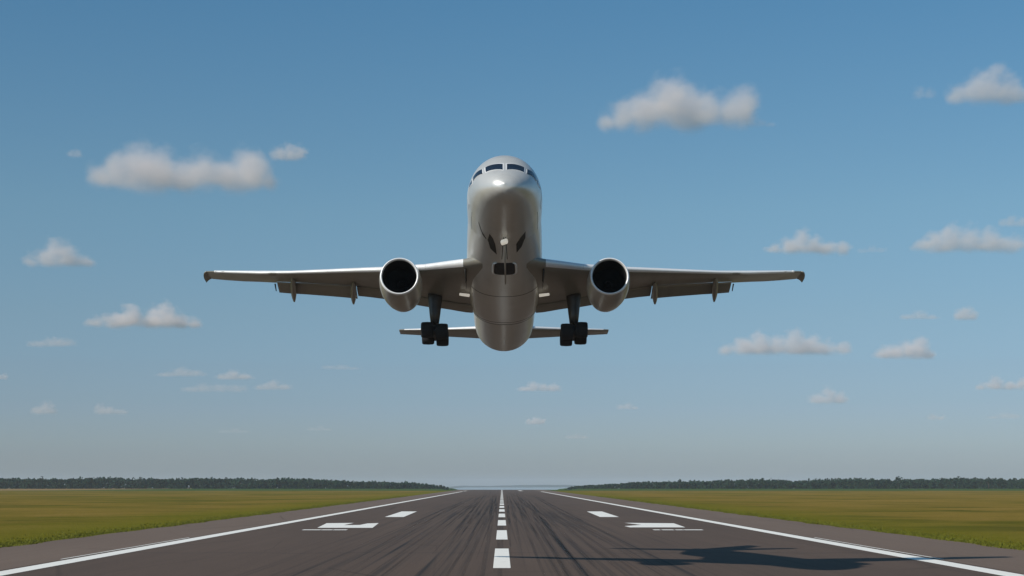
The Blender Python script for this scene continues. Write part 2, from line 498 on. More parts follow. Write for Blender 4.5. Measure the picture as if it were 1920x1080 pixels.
def wood(name, label, prof, xr):
    px = np.array([q[0] for q in prof], float); ph = np.array([q[1] for q in prof], float)
    Vs = []
    for row, (yy, step) in enumerate(((1985, 4.6), (2015, 4.6), (2050, 5.0), (2090, 5.5))):
        x = xr[0]
        while x < xr[1]:
            y = yy + random.uniform(-14, 14) + 22 * math.sin(x * 0.013)
            h = float(np.interp(x, px, ph)) * (1.10 + 0.07 * math.sin(x * .045) + .05 * math.sin(x * .11 + 1)) * random.uniform(0.86, 1.05) + (0.5 if row else 0)
            if random.random() < 0.05: h *= 1.12
            h = max(h, 1.8)
            w = h * random.uniform(0.42, 0.62)
            Vs.append(leaf_cloud(x, y, float(gz(x, y)) - 1.2, h + 1.0, w, 120, 0.85))
            x += step * random.uniform(0.7, 1.15)
    V = np.concatenate(Vs); Fc = np.arange(len(V)).reshape(-1, 4)
    o = from_np(name, V, Fc, M_WOOD)
    return tag(o, label, 'wood', kind='stuff')
wood('distant_wood', 'long dark green wood along the horizon left of the runway',
     [(-700, 12.8), (-560, 12.2), (-470, 13.0), (-400, 12.2), (-340, 12.6), (-280, 12.8), (-230, 10.6), (-190, 9.4), (-160, 8.4), (-123, 7.4), (-95, 5.0), (-75, 3.2), (-66, 2.5)], (-720, -66))
wood('distant_wood', 'long dark green wood along the horizon right of the runway',
     [(82, 2.0), (108, 3.6), (142, 5.7), (176, 7.2), (215, 9.0), (270, 9.6), (330, 11.0), (372, 10.2), (410, 11.6), (500, 11.6), (620, 12.2), (720, 12.8)], (84, 730))

def tree(x, y, h, w, label):
    root = empty('broadleaf_tree', (x, y, float(gz(x, y))))
    tag(root, label, 'tree', 'tall trees standing above the far woods')
    bm = bmesh.new()
    tube(bm, (0, 0, -0.5), (0, 0, h * 0.55), 0.34, 0.16, 8)
    for k in range(5):
        a = k * 2.4; z = h * (0.28 + 0.07 * k)
        tube(bm, (0, 0, z), (math.cos(a) * w * .33, math.sin(a) * w * .33, z + h * .2), 0.13, 0.05, 6)
    from_bm('trunk', bm, M_BARK, root)
    V = leaf_cloud(0, 0, 0.0, h, w, 260, 0.6)
    from_np('crown', V, np.arange(len(V)).reshape(-1, 4), M_LEAF2, root)
for (x, y, h, w, lb) in [
    (493, 1958, 16.6, 8.0, 'broad dark tree rising highest above the wood at the right'),
    (221, 1955, 12.8, 7.0, 'rounded tree standing proud at the low end of the right wood'),
    (607, 1962, 15.4, 7.0, 'small crest tree near the right end of the right wood'),
    (-572, 1955, 16.0, 7.0, 'dark narrow tree near the left end of the left wood'),
    (-450, 1960, 15.6, 11.0, 'wide domed tree standing above the left wood'),
    (-344, 1960, 15.6, 7.0, 'tree with a pointed top, midway along the left wood'),
    (-246, 1958, 14.4, 7.5, 'last tall tree before the left wood slopes down to the runway')]:
    tree(x, y, h, w, lb)

# ------------------------------------------------------------------ the airliner
jet = empty('airliner', (0.15, 95, 18.75))
jet.rotation_euler = (R(-11), 0, 0)
tag(jet, 'silver twin engine airliner climbing nose up with its wheels down above the runway', 'airplane')
NY = -15.5
_y = [NY + t for t in (0, .1, .4, .8, 1.2, 1.7, 2.3, 3.0, 4.0, 5.2, 6.5)] + [6.0, 11.2, 12.2, 13.2, 15.2, 18, 20, 21.4]
f_top = pchip(_y, [-1.15, -.85, -.45, -.1, .25, .75, 1.25, 1.6, 1.87, 1.98, 2.0, 2.0, 2.0, 2.0, 2.0, 1.98, 1.92, 1.8, 1.6])
f_bot = pchip(_y, [-1.15, -1.45, -1.66, -1.78, -1.85, -1.90, -1.94, -1.97, -1.99, -2.0, -2.0, -2.04, -2.13, -2.06, -1.80, -.95, .22, .88, 1.25])
f_w = pchip(_y, [0.0, .38, .80, 1.10, 1.31, 1.50, 1.67, 1.81, 1.94, 2.02, 2.05, 2.05, 2.02, 1.99, 1.94, 1.72, 1.2, .7, .25])
f_m = pchip(_y, [-1.15, -1.13, -1.05, -.92, -.78, -.6, -.4, -.25, -.1, -.02, 0, 0, 0, 0, 0.02, .25, .75, 1.2, 1.42])
def skin(y, ph, off=0.0):
    """point on the fuselage at station y, ph degrees from the crown"""
    t, b, w, m = f_top(y), f_bot(y), f_w(y), f_m(y); a = R(ph)
    hz = (t - m) if abs(((ph + 180) % 360) - 180) < 90 else (m - b)
    q = Vector((w * math.sin(a), y, m + hz * math.cos(a)))
    if off:
        e = 0.02
        d1 = skin(y, ph + 0.5) - skin(y, ph - 0.5); d2 = skin(y + e, ph) - skin(y - e, ph)
        n = d2.cross(d1).normalized()
        if n.dot(q - Vector((0, y + 0.5, m))) < 0: n = -n
        q = q + n * off
    return q
bm = bmesh.new()
st = sorted(set([round(NY + 0.004 + 6.5 * (i / 46.0) ** 1.9, 4) for i in range(47)] + [float(v) for v in np.linspace(-9, 21.4, 62)]))
loft(bm, [[skin(y, p) for p in np.linspace(0, 360, 96, endpoint=False)] for y in st])
fus = from_bm('fuselage', bm, M_BODY, jet)

def skin_patch(name, poly, mat, off, thick=0.02, n=8, parent=fus, smooth=True):
    """four cornered panel (y, phi) lying on the fuselage skin"""
    (a, b, c, d) = [Vector((q[0], q[1], 0)) for q in poly]
    bm = bmesh.new(); g = []
    for lay in (off, off - thick):
        rows = []
        for i in range(n + 1):
            u = i / n; r = []
            for j in range(n + 1):
                v = j / n
                q = a.lerp(b, u).lerp(d.lerp(c, u), v)
                r.append(bm.verts.new(skin(q.x, q.y, lay)))
            rows.append(r)
        g.append(rows)
    for L in (0, 1):
        for i in range(n):
            for j in range(n):
                bm.faces.new((g[L][i][j], g[L][i+1][j], g[L][i+1][j+1], g[L][i][j+1]))
    per = lambda G: [G[i][0] for i in range(n)] + [G[n][j] for j in range(n)] + [G[i][n] for i in range(n, 0, -1)] + [G[0][j] for j in range(n, 0, -1)]
    P0, P1 = per(g[0]), per(g[1])
    for i in range(len(P0)):
        j = (i + 1) % len(P0); bm.faces.new((P0[i], P0[j], P1[j], P1[i]))
    return edge_split(from_bm(name, bm, mat, parent, smooth))

def grow(poly, dy, dp):
    cy = sum(q[0] for q in poly) / 4; cp = sum(q[1] for q in poly) / 4
    return [(y + math.copysign(dy, y - cy), p + math.copysign(dp, p - cp)) for y, p in poly]
WINS = [
    [(-14.10, 4.5), (-13.84, 42), (-14.28, 47), (-14.70, 5.5)],
    [(-13.74, 50), (-13.00, 72), (-13.25, 80), (-14.15, 56)],
    [(-12.85, 77), (-12.10, 80), (-12.10, 86), (-13.00, 84)]]
for s in (1, -1):
    for k, wq in enumerate(WINS):
        q = [(y, s * p) for y, p in wq]
        fr = skin_patch('window_frame', grow(q, 0.05, 2.6 if k == 0 else 1.8), M_FRAME, 0.010)
        skin_patch('cockpit_window', q, M_GLASS, 0.020)
for s in (1, -1):
    # long seam and side smudges along the lower side
    skin_patch('belly_seam', [(-11.0, s * 118.0), (-11.0, s * 118.5), (-4.0, s * 119.2), (-4.0, s * 118.6)], M_SEAL, 0.005)
    skin_patch('cabin_door', [(-11.2, s * 70), (-10.35, s * 70), (-10.35, s * 106), (-11.2, s * 106)], M_BODY, 0.012, 0.03)
    for k in range(24):
        y = -9.4 + 0.82 * k
        skin_patch('cabin_window', [(y, s * 76), (y + .24, s * 76), (y + .24, s * 86), (y, s * 86)], M_GLASS, 0.008, 0.02, 3)

# belly fairing: deep rounded tub that carries the wing roots
FY = [-9.6, -8, -6, -3, 0, 2.5, 4.0, 5.0, 6.4]
f_fw = pchip(FY, [1.93, 2.02, 2.11, 2.18, 2.18, 2.15, 2.11, 2.05, 1.75])
f_fb = pchip(FY, [-1.90, -2.09, -2.38, -2.76, -2.90, -2.86, -2.66, -2.40, -1.86])
f_fc = pchip(FY, [0, -.15, -.7, -1.4, -1.5, -1.4, -1.2, -.9, -.5])
f_fe = pchip(FY, [1.0, .99, .93, .88, .86, .86, .88, .92, .95])
def tub(y, t, l=0.0):
    """point on the fairing: t degrees from straight down (+ to the right)"""
    w, b, c = f_fw(y) + l, f_fb(y) - l, f_fc(y)
    s_, ct = math.sin(R(t)), math.cos(R(t)); e = f_fe(y)
    up = 1.6 if ct < 0 else (c - b)
    return Vector((w * math.copysign(abs(s_) ** e, s_), y, c - up * math.copysign(abs(ct) ** e, ct)))
bm = bmesh.new()
loft(bm, [[tub(float(y), t) for t in np.linspace(0, 360, 72, endpoint=False)] for y in np.linspace(-9.6, 6.4, 56)])
fair = from_bm('belly_fairing', bm, M_BODY, jet)
# raised joint bands round the fairing
def band(name, y0, wd, mat, lift=0.02):
    bm = bmesh.new(); rings = []
    for yy, l in ((y0, 0.0), (y0 + .02, lift), (y0 + wd - .02, lift), (y0 + wd, 0.0)):
        rings.append([tub(yy, float(t), l) for t in np.linspace(-88, 88, 60)])
    loft(bm, rings, False, False, closed=False)
    return edge_split(from_bm(name, bm, mat, fair), 50)
band('joint_band', -2.1, 0.07, M_SEAL, 0.010)
band('joint_band', 3.2, 0.10, M_SEAL, 0.012)
band('joint_band', 4.3, 0.16, M_SEAL, 0.02)

from mathutils.bvhtree import BVHTree
_t = [BVHTree.FromPolygons([v.co.copy() for v in o.data.vertices], [tuple(p.vertices) for p in o.data.polygons]) for o in (fus, fair)]
def hull(y, ph, off):
    """outermost skin of body or fairing in direction ph (degrees from the crown) from the axis"""
    d = Vector((math.sin(R(ph)), 0, math.cos(R(ph)))); best = 0
    for t_ in _t:
        h_ = t_.ray_cast(Vector((0, y, 0)) + d * 6, -d)
        if h_[0] is not None: best = max(best, (h_[0] - Vector((0, y, 0))).length)
    return Vector((0, y, 0)) + d * (best + off)
def hull_patch(name, loop, mat, off=.01):
    cy = sum(q[0] for q in loop) / len(loop); cp = sum(q[1] for q in loop) / len(loop)
    den = []
    for (y0, p0), (y1, p1) in zip(loop, loop[1:] + loop[:1]):
        den += [(y0 + (y1 - y0) * k / 8, p0 + (p1 - p0) * k / 8) for k in range(8)]
    bm = bmesh.new()
    loft(bm, [[hull(cy + (y - cy) * f, cp + (p - cp) * f, l) for y, p in den] for f, l in ((1, -.02), (1, off), (.7, off), (.4, off), (.05, off))])
    return edge_split(from_bm(name, bm, mat, fus))
hull_patch('vent', [(-10.0, -156), (-9.5, -161.5), (-8.6, -165.5), (-7.5, -168.5), (-8.0, -158), (-8.9, -152.5)], M_SEAL)
hull_patch('vent', [(-9.9, 146), (-8.9, 146), (-8.1, 153), (-7.6, 162), (-8.6, 161.5), (-9.4, 154)], M_SEAL)
for s in (1, -1):
    hull_patch('gear_door_groove', [(-9.9, s * 178.9), (-9.9, s * 177.6), (-7.0, s * 175.6), (-7.0, s * 176.6)], M_SEAL, .007)
hull_patch('side_groove', [(-10.8, -136), (-10.6, -136), (-9.3, -143.5), (-8.9, -150), (-9.1, -150), (-9.5, -143.5)], M_SEAL, .006)

# nose gear bay: rounded dark opening with bright door lips, and the slim strut trailing from it
ng = empty('nose_gear', (0, 0, 0), jet)
bm = bmesh.new(); rr = []
for k in range(48):                         # rounded rectangle on the tub, slightly proud of it
    a = 2 * math.pi * k / 48; e = 0.45
    u = math.copysign(abs(math.cos(a)) ** e, math.cos(a)); v = math.copysign(abs(math.sin(a)) ** e, math.sin(a))
    rr.append((u, v))
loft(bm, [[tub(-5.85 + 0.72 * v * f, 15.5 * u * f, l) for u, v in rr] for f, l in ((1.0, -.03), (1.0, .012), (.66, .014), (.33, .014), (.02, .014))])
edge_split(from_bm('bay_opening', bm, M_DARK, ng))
for s in (1, -1):
    bm = bmesh.new(); rings = []
    for a in np.linspace(-62, 62, 16):
        e = 0.45; u = abs(math.cos(R(a))) ** e; v = math.copysign(abs(math.sin(R(a))) ** e, a)
        q = tub(-5.85 + 0.76 * v, s * 16.2 * u, .03); r = .055 * math.cos(R(a * 1.2)) + .01
        rings.append([q + Vector((r * math.cos(t), 0.3 * r * math.sin(t), r * math.sin(t))) for t in np.linspace(0, 2 * math.pi, 10, endpoint=False)])
    loft(bm, rings); from_bm('bay_door', bm, M_LIP, ng)
bm = bmesh.new()
tube(bm, (0.0, -9.75, -2.26), (0.06, -4.2, -2.74), 0.055, 0.045, 12)
tube(bm, (0, -9.7, -1.95), (0, -9.7, -2.3), 0.05, 0.05, 10)
from_bm('strut', bm, M_NAC, ng)
bm = bmesh.new()
box(bm, (-0.02, -9.95, -2.27), (0.38, 0.40, 0.20), Matrix.Rotation(R(-20), 3, 'Y'))
bmesh.ops.bevel(bm, geom=bm.edges, offset=0.04, segments=3, affect='EDGES')
from_bm('landing_light', bm, M_LAMP, ng)

def airfoil(x, yl, zl, yt, zt, th, n=15, camber=0.02):
    c = Vector((0, yt - yl, zt - zl)); L = c.length; d = c / L; up = Vector((0, -d.z, d.y))
    up = up if up.z > 0 else -up
    pts = []
    def half(u): return 5 * th * (0.2969 * math.sqrt(u) - .126 * u - .3516 * u * u + .2843 * u ** 3 - .1015 * u ** 4) + 0.0015
    us = [0.5 * (1 - math.cos(math.pi * i / n)) for i in range(n + 1)]
    for u in reversed(us): pts.append((u, half(u) + camber * 4 * u * (1 - u)))
    for u in us[1:]: pts.append((u, -half(u) + camber * 4 * u * (1 - u)))
    return [Vector((x, yl, zl)) + d * (u * L) + up * (v * L) for u, v in pts]

LE = [(1.2, -6.3, -1.86), (2.1, -5.5, -1.80), (3.4, -4.4, -1.59), (5.0, -3.2, -1.37), (7.3, -2.05, -1.11), (9.0, -1.25, -.90), (12.4, .35, -.48), (14.25, 1.2, -.24), (16.5, 2.3, .17), (18.0, 3.05, .46), (18.6, 3.45, .59)]
TE = [(1.2, 2.2, -2.05), (2.1, 2.0, -2.02), (3.4, 2.1, -1.78), (5.0, 2.3, -1.46), (7.3, 2.5, -.92), (9.0, 2.7, -.62), (12.4, 3.3, -.20), (14.25, 3.7, .02), (14.35, 4.45, .20), (16.5, 4.85, .42), (18.0, 5.1, .61), (18.6, 5.2, .70)]
leY, leZ = pchip([q[0] for q in LE], [q[1] for q in LE]), pchip([q[0] for q in LE], [q[2] for q in LE])
teY, teZ = pchip([q[0] for q in TE], [q[1] for q in TE]), pchip([q[0] for q in TE], [q[2] for q in TE])
for s in (-1, 1):
    bm = bmesh.new()
    xs = [1.2, 2.1, 2.8, 3.4, 4.2, 5, 6, 7.3, 9, 10.5, 12.4, 14.25, 14.35, 15.5, 16.5, 17.5, 18.2, 18.6]
    rings = []
    for x in xs:
        th = float(np.interp(x, [1.2, 5, 9, 14.2, 14.35, 18.6], [0.115, 0.115, 0.12, 0.12, 0.105, 0.10]))
        rings.append([Vector((s * v.x, v.y, v.z)) for v in airfoil(x, leY(x), leZ(x), teY(x), teZ(x), th)])
    loft(bm, rings)
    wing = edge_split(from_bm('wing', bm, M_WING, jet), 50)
    # tip device: short curved cap that bends downward
    bm = bmesh.new(); rings = []
    for k, (x, dy, dz, ck) in enumerate([(18.62, 0, 0, 1.0), (18.74, .06, .0, .95), (18.84, .18, -.04, .84), (18.90, .40, -.11, .62), (18.92, .66, -.18, .34)]):
        yl, zl = leY(18.6) + dy, leZ(18.6) + dz
        yt = yl + (teY(18.6) - leY(18.6)) * ck + .25 * k * .3; zt = zl + .12 * ck - .06 * k * .3
        rings.append([Vector((s * v.x, v.y, v.z)) for v in airfoil(x, yl, zl, yt, zt, 0.10, 10)])
    loft(bm, rings); from_bm('wing_tip', bm, M_WING, wing)
    # leading edge skin, whitened and carried over the top to look sunlit
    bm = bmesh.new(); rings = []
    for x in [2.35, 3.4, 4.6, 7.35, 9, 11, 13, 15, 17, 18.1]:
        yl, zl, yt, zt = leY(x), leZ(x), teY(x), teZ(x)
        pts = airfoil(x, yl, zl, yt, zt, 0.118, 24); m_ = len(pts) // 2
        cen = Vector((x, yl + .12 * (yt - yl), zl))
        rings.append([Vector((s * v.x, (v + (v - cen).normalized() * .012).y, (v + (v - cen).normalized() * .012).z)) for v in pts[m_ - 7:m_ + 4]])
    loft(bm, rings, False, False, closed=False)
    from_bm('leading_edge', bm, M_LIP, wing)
    bm = bmesh.new()
    x = 18.0; tube(bm, (s * x, leY(x) - .03, leZ(x) + .01), (s * x, leY(x) + .45, leZ(x) + .01), 0.05, 0.05, 12); from_bm('wing_light', bm, M_WHITE, wing)
    # flaps
    def flap(name, x0, x1, gy, gz_, ch0, ch1, drop0, drop1):
        bm = bmesh.new(); rings = []
        for k in range(7):
            u = k / 6; x = x0 + (x1 - x0) * u
            yl, zl = teY(x) + gy, teZ(x) + gz_
            ch = ch0 + (ch1 - ch0) * u; dr = drop0 + (drop1 - drop0) * u
            rings.append([Vector((s * v.x, v.y, v.z)) for v in airfoil(x, yl, zl, yl + ch, zl - dr, 0.13, 10)])
        loft(bm, rings); return edge_split(from_bm(name, bm, M_WING, wing), 50)
    flap('flap', 1.95, 4.5, -.12, -.04, 1.15, 1.10, .16, .18)
    flap('flap', 4.56, 9.14, -.12, -.05, 1.15, 1.20, .20, .24)
    flap('flap', 9.18, 14.2, -.22, -.10, 1.35, 1.12, .36, .32)
    # flap track fairings: slim canoes
    for (x, y0, y1, z0, z1) in ((9.2, 1.2, 4.5, -.86, -1.14), (13.0, 1.7, 4.95, -.40, -.84)):
        bm = bmesh.new(); rings = []
        for u, r in ((0, .02), (.08, .10), (.25, .17), (.5, .19), (.72, .17), (.88, .12), (1, .07)):
            y = y0 + (y1 - y0) * u; z = z0 + (z1 - z0) * u ** 1.3
            rings.append([Vector((s * (x + .30 * u) + r * math.cos(t), y, z + 1.25 * r * math.sin(t))) for t in np.linspace(0, 2 * math.pi, 16, endpoint=False)])
        loft(bm, rings); from_bm('flap_track_fairing', bm, M_WING, wing)
    bm = bmesh.new(); tube(bm, (s * 14.45, 4.3, .05), (s * 14.45, 4.85, -.22), .05, .03, 8); from_bm('static_hook', bm, M_SEAL, wing)
    # dark gap between wing root and body, with the small bright stub behind
    bm = bmesh.new(); box(bm, (s * 2.24, -2.9, -2.0), (0.10, 4.0, 0.40), Matrix.Rotation(R(3), 3, 'X')); bmesh.ops.bevel(bm, geom=bm.edges, offset=.04, segments=2, affect='EDGES')
    from_bm('root_seal', bm, M_SEAL, wing)
    bm = bmesh.new(); tube(bm, (s * 2.1, -.62, -2.28), (s * 2.66, -.86, -2.28), .095, .08, 14); from_bm('root_light', bm, M_LAMP, wing)

    # ---- engine
    ex, ey, ez = s * 5.96, -5.5, -2.69
    eng = empty('engine', (ex, ey, ez), jet); eng.rotation_euler = (R(0), 0, 0)
    def lathe(name, prof, mat, n=64, cap=False, par=eng, sy=1.0):
        bm = bmesh.new()
        loft(bm, [[Vector((r * math.cos(t), y, r * math.sin(t))) for t in np.linspace(0, 2 * math.pi, n, endpoint=False)] for y, r in prof], cap, cap)
        return from_bm(name, bm, mat, par)
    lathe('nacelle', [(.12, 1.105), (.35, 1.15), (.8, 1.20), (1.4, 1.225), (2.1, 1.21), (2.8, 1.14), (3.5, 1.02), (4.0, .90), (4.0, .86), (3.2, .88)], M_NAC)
    lathe('intake_lip', [(.125, 1.108), (.06, 1.090), (.01, 1.060), (0, 1.035), (.02, 1.008), (.08, .985), (.16, .972)], M_LIP)
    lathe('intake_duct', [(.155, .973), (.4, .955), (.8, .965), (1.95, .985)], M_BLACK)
    lathe('core_nozzle', [(3.1, .66), (3.9, .58), (4.6, .42), (4.62, .38), (4.0, .36)], M_GEAR)
    lathe('exhaust_cone', [(3.9, .30), (4.4, .24), (5.0, .10), (5.15, .01)], M_GEAR, 24)
    bm = bmesh.new()
    for k in range(26):
        a0 = 2 * math.pi * k / 26
        rr = []
        for r_, tw, ck in ((.22, 20, .12), (.45, 32, .15), (.7, 45, .17), (.955, 58, .18)):
            t = R(tw); dx, dy = math.sin(t) * ck, math.cos(t) * ck
            row = []
            for q, hh in ((-1, -.006), (1, -.006), (1, .006), (-1, .006)):
                lx, ly = q * dx, 1.65 + q * dy * .6 + hh
                row.append(Vector((r_ * math.cos(a0) - lx * math.sin(a0), ly, r_ * math.sin(a0) + lx * math.cos(a0))))
            rr.append(row)
        loft(bm, rr)
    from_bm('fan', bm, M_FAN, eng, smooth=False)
    lathe('spinner', [(1.22, .01), (1.3, .08), (1.45, .17), (1.65, .24)], M_FAN, 32)
    lathe('fan_backing', [(1.9, 1.0), (1.92, .02)], M_BLACK, 32)
    # pylon from nacelle to wing
    bm = bmesh.new(); rings = []
    for z, y0, y1, w in ((1.05, .9, 4.6, .14), (1.35, 1.9, 6.0, .15), (1.75, 3.0, 7.4, .13)):
        pts = [(0, y0), (w, y0 + .5), (w * 1.1, (y0 + y1) / 2), (w * .4, y1 - .3), (0, y1), (-w * .4, y1 - .3), (-w * 1.1, (y0 + y1) / 2), (-w, y0 + .5)]
        rings.append([Vector((px_, py_, z)) for px_, py_ in pts])
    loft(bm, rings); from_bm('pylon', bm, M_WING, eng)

    # ---- main landing gear: strut with four wheel bogie
    gear = empty('main_landing_gear', (s * 4.22, 1.5, -1.75), jet)
    bm = bmesh.new()
    zs = [(.25, .46), (-.15, .44), (-.6, .38), (-1.1, .33), (-1.68, .26)]
    loft(bm, [[Vector((r * 1.0 * math.cos(t), -.25 + r * .75 * math.sin(t), z)) for t in np.linspace(0, 2 * math.pi, 20, endpoint=False)] for z, r in zs])
    from_bm('strut_door', bm, M_GEAR, gear)
    bm = bmesh.new()
    tube(bm, (0, 0, .1), (0, 0, -2.25), .13, .12, 16)
    tube(bm, (0, .85, -.2), (0, .05, -1.7), .06, .06, 10)
    tube(bm, (0, -.62, -2.22), (0, .66, -2.36), .19, .19, 14)
    for yy in (-.58, .62): tube(bm, (-.62, yy, -2.25 - .07 * (yy > 0)), (.62, yy, -2.25 - .07 * (yy > 0)), .09, .09, 12)
    from_bm('strut', bm, M_GEAR, gear)
    for wx in (-1, 1):
        for wy in (-1, 1):
            wz = -2.22 - (.06 if wy > 0 else 0) - (.10 if wx * s < 0 else 0)
            bm = bmesh.new()
            prof = [(-.33, .28), (-.37, .38), (-.36, .43), (-.28, .475), (0, .49), (.28, .475), (.36, .43), (.37, .38), (.33, .28)]
            loft(bm, [[Vector((x_, r * math.cos(t), r * math.sin(t))) for t in np.linspace(0, 2 * math.pi, 32, endpoint=False)] for x_, r in prof])
            w_ = from_bm('wheel', bm, M_TYRE, gear); w_.location = (wx * .44, wy * .62, wz)
            # the rim sits in the same wheel: merged as second material island
            bm = bmesh.new(); bm.from_mesh(w_.data); n0 = len(bm.faces)
            tube(bm, (-.345, 0, 0), (.345, 0, 0), .27, .27, 20)
            for f in list(bm.faces)[n0:]: f.material_index = 1
            bm.to_mesh(w_.data); bm.free(); w_.data.materials.append(M_RIM)
    # ---- tailplane
    bm = bmesh.new(); rings = []
    for x, yl, zl, yt, zt in ((.6, 16.6, .92, 21.1, 1.30), (1.4, 17.0, 1.00, 21.1, 1.40), (4.5, 18.75, 1.43, 21.6, 1.72), (7.4, 20.4, 1.87, 22.1, 2.02), (7.7, 20.7, 1.95, 22.15, 2.05)):
        rings.append([Vector((s * v.x, v.y, v.z)) for v in airfoil(x, yl, zl, yt, zt, .10)])
    loft(bm, rings); stab = edge_split(from_bm('tailplane', bm, M_WING, jet), 50)
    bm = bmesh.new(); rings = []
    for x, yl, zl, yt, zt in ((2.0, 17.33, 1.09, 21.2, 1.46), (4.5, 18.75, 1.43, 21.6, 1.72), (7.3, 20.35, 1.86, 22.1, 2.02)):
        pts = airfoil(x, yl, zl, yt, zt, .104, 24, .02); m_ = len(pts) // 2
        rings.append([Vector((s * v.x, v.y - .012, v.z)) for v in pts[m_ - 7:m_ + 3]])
    loft(bm, rings, False, False, closed=False); from_bm('leading_edge', bm, M_LIP, stab)  # sunlit look of the tailplane edge comes from the strip's pale colour

# fin and rudder
bm = bmesh.new(); rings = []
for z, yl, yt, w in ((1.4, 13.5, 20.6, .34), (2.4, 14.6, 20.9, .30), (4.5, 16.8, 21.7, .22), (7.3, 19.8, 22.8, .12)):
    pts = airfoil(0, yl, 0, yt, 0, .09, 12, 0)
    rings.append([Vector((v.z * w / .30, v.y, z)) for v in pts])
loft(bm, rings); from_bm('tail_fin', bm, M_BODY, jet)
bm = bmesh.new()
tube(bm, (0, 21.2, 1.42), (0, 21.8, 1.45), .15, .10, 14); from_bm('tail_exhaust', bm, M_GEAR, jet)
bm = bmesh.new(); loft(bm, [[Vector((x * .02, y + z * .0, z)) for x, y in ((0, -.28), (1, 0), (0, .3), (-1, 0))] for z in (0.0,)] + [[Vector((x * .02, y * .6 + .2, -.38)) for x, y in ((0, -.28), (1, 0), (0, .3), (-1, 0))]])
ant = from_bm('antenna', bm, M_WHITE, jet, smooth=False); ant.location = (0, 9.4, -1.98)

# ------------------------------------------------------------------ clouds (real volumes in the sky, base about 450 m up)
def cloud(cx, cy0, w_px, h_px, bumps, strength, label, seed, base_alt=450.0):
    """bumps: (u 0..1 along the cloud, v height 0..1 of the puff top, r relative size)"""
    py = cy0
    if strength < .7: strength = min(.7, strength * 1.45)
    D = (base_alt - EYE) * FP / (HY - py)
    m_px = D / FP
    W, Hh = w_px * m_px, h_px * m_px
    o_loc = Vector(((cx - CX) * m_px, D, base_alt))
    puffs = []
    for (u, v, r) in bumps:
        top = v * Hh * 1.04; rz = top * 0.64
        rx = max(r * W, rz * 0.8)
        puffs.append((Vector(((u - .5) * W, 0 + rnd.uniform(-.1, .1) * W, top - rz)), Vector((rx, max(rx, Hh * .6), rz))))
    lo = min(b_[0] - b_[2] * .6 for b_ in bumps); hi = max(b_[0] + b_[2] * .6 for b_ in bumps)
    for q0, q1, hh in ((lo, lo + (hi - lo) * .62, .58), (lo + (hi - lo) * .36, hi, .52)):      # flat base under the puffs
        puffs.append((Vector((((q0 + q1) / 2 - .5) * W, 0, hh * Hh * .42)), Vector(((q1 - q0) / 2 * W, max(W * .16, Hh * .6), hh * Hh * .60))))
    bm = bmesh.new()
    for c, r in puffs:
        bmesh.ops.create_icosphere(bm, subdivisions=3, radius=1.0, matrix=Matrix.Translation(c) @ Matrix.Diagonal((r.x * 1.22, r.y * 1.22, r.z * 1.22, 1)))
    me = bpy.data.meshes.new('cloud'); bm.to_mesh(me); bm.free()
    o = bpy.data.objects.new('cloud', me)
    COL.objects.link(o)
    rm = o.modifiers.new('r', 'REMESH'); rm.mode = 'VOXEL'; rm.voxel_size = max(W / 60, Hh / 22)
    bpy.context.view_layer.update()
    ev = o.evaluated_get(bpy.context.evaluated_depsgraph_get())
    me2 = bpy.data.meshes.new_from_object(ev)
    o.modifiers.clear(); o.data = me2; bpy.data.meshes.remove(me); me2.name = 'cloud'
    o.location = o_loc
    # density field
    m = bpy.data.materials.new('cloud_vapour'); m.use_nodes = True; nt = m.node_tree; nt.nodes.clear()
    out = nt.nodes.new('ShaderNodeOutputMaterial'); pv = nt.nodes.new('ShaderNodeVolumePrincipled')
    nt.links.new(pv.outputs[0], out.inputs['Volume'])
    tc = nt.nodes.new('ShaderNodeTexCoord'); vec = tc.outputs['Object']
    best = None
    for c, r in puffs:
        a = nt.nodes.new('ShaderNodeVectorMath'); a.operation = 'SUBTRACT'; nt.links.new(vec, a.inputs[0]); a.inputs[1].default_value = c
        b = nt.nodes.new('ShaderNodeVectorMath'); b.operation = 'DIVIDE'; nt.links.new(a.outputs[0], b.inputs[0]); b.inputs[1].default_value = r
        l = nt.nodes.new('ShaderNodeVectorMath'); l.operation = 'LENGTH'; nt.links.new(b.outputs[0], l.inputs[0])
        d = l.outputs['Value']
        if best is None: best = d
        else:
            n = nt.nodes.new('ShaderNodeMath'); n.operation = 'SMOOTH_MIN'; nt.links.new(best, n.inputs[0]); nt.links.new(d, n.inputs[1]); n.inputs[2].default_value = .40
            best = n.outputs[0]
    mp = nt.nodes.new('ShaderNodeMapping'); nt.links.new(vec, mp.inputs[0]); k = 3.0 / Hh
    mp.inputs['Scale'].default_value = (k * .75, k * .75, k); mp.inputs['Location'].default_value = (seed * 7.3, seed * 3.1, seed)
    nz = noise(nt, mp.outputs[0], 1.0, 5, 0.55)
    f = math_n(nt, 'SUBTRACT', 1.0, best)
    f = math_n(nt, 'ADD', f, maprange(nt, nz, 0.25, 0.75, -0.40, 0.46))
    den = maprange(nt, f, 0.0, 0.80, 0, 1, True)
    sp = nt.nodes.new('ShaderNodeSeparateXYZ'); nt.links.new(vec, sp.inputs[0])
    den = math_n(nt, 'MULTIPLY', den, maprange(nt, sp.outputs[2], -0.10 * Hh, 0.16 * Hh, 0, 1, True))
    depth = 2 * max(q[1].y for q in puffs)
    den = math_n(nt, 'MULTIPLY', den, strength ** 1.2 * 2.2 / depth)
    nt.links.new(den, pv.inputs['Density'])
    pv.inputs['Color'].default_value = (0.955, 0.900, 0.885, 1)
    pv.inputs['Anisotropy'].default_value = -0.05
    m.cycles.volume_step_rate = 0.35
    me2.materials.clear(); me2.materials.append(m)
    return tag(o, label, 'cloud', 'small white clouds in the blue sky')

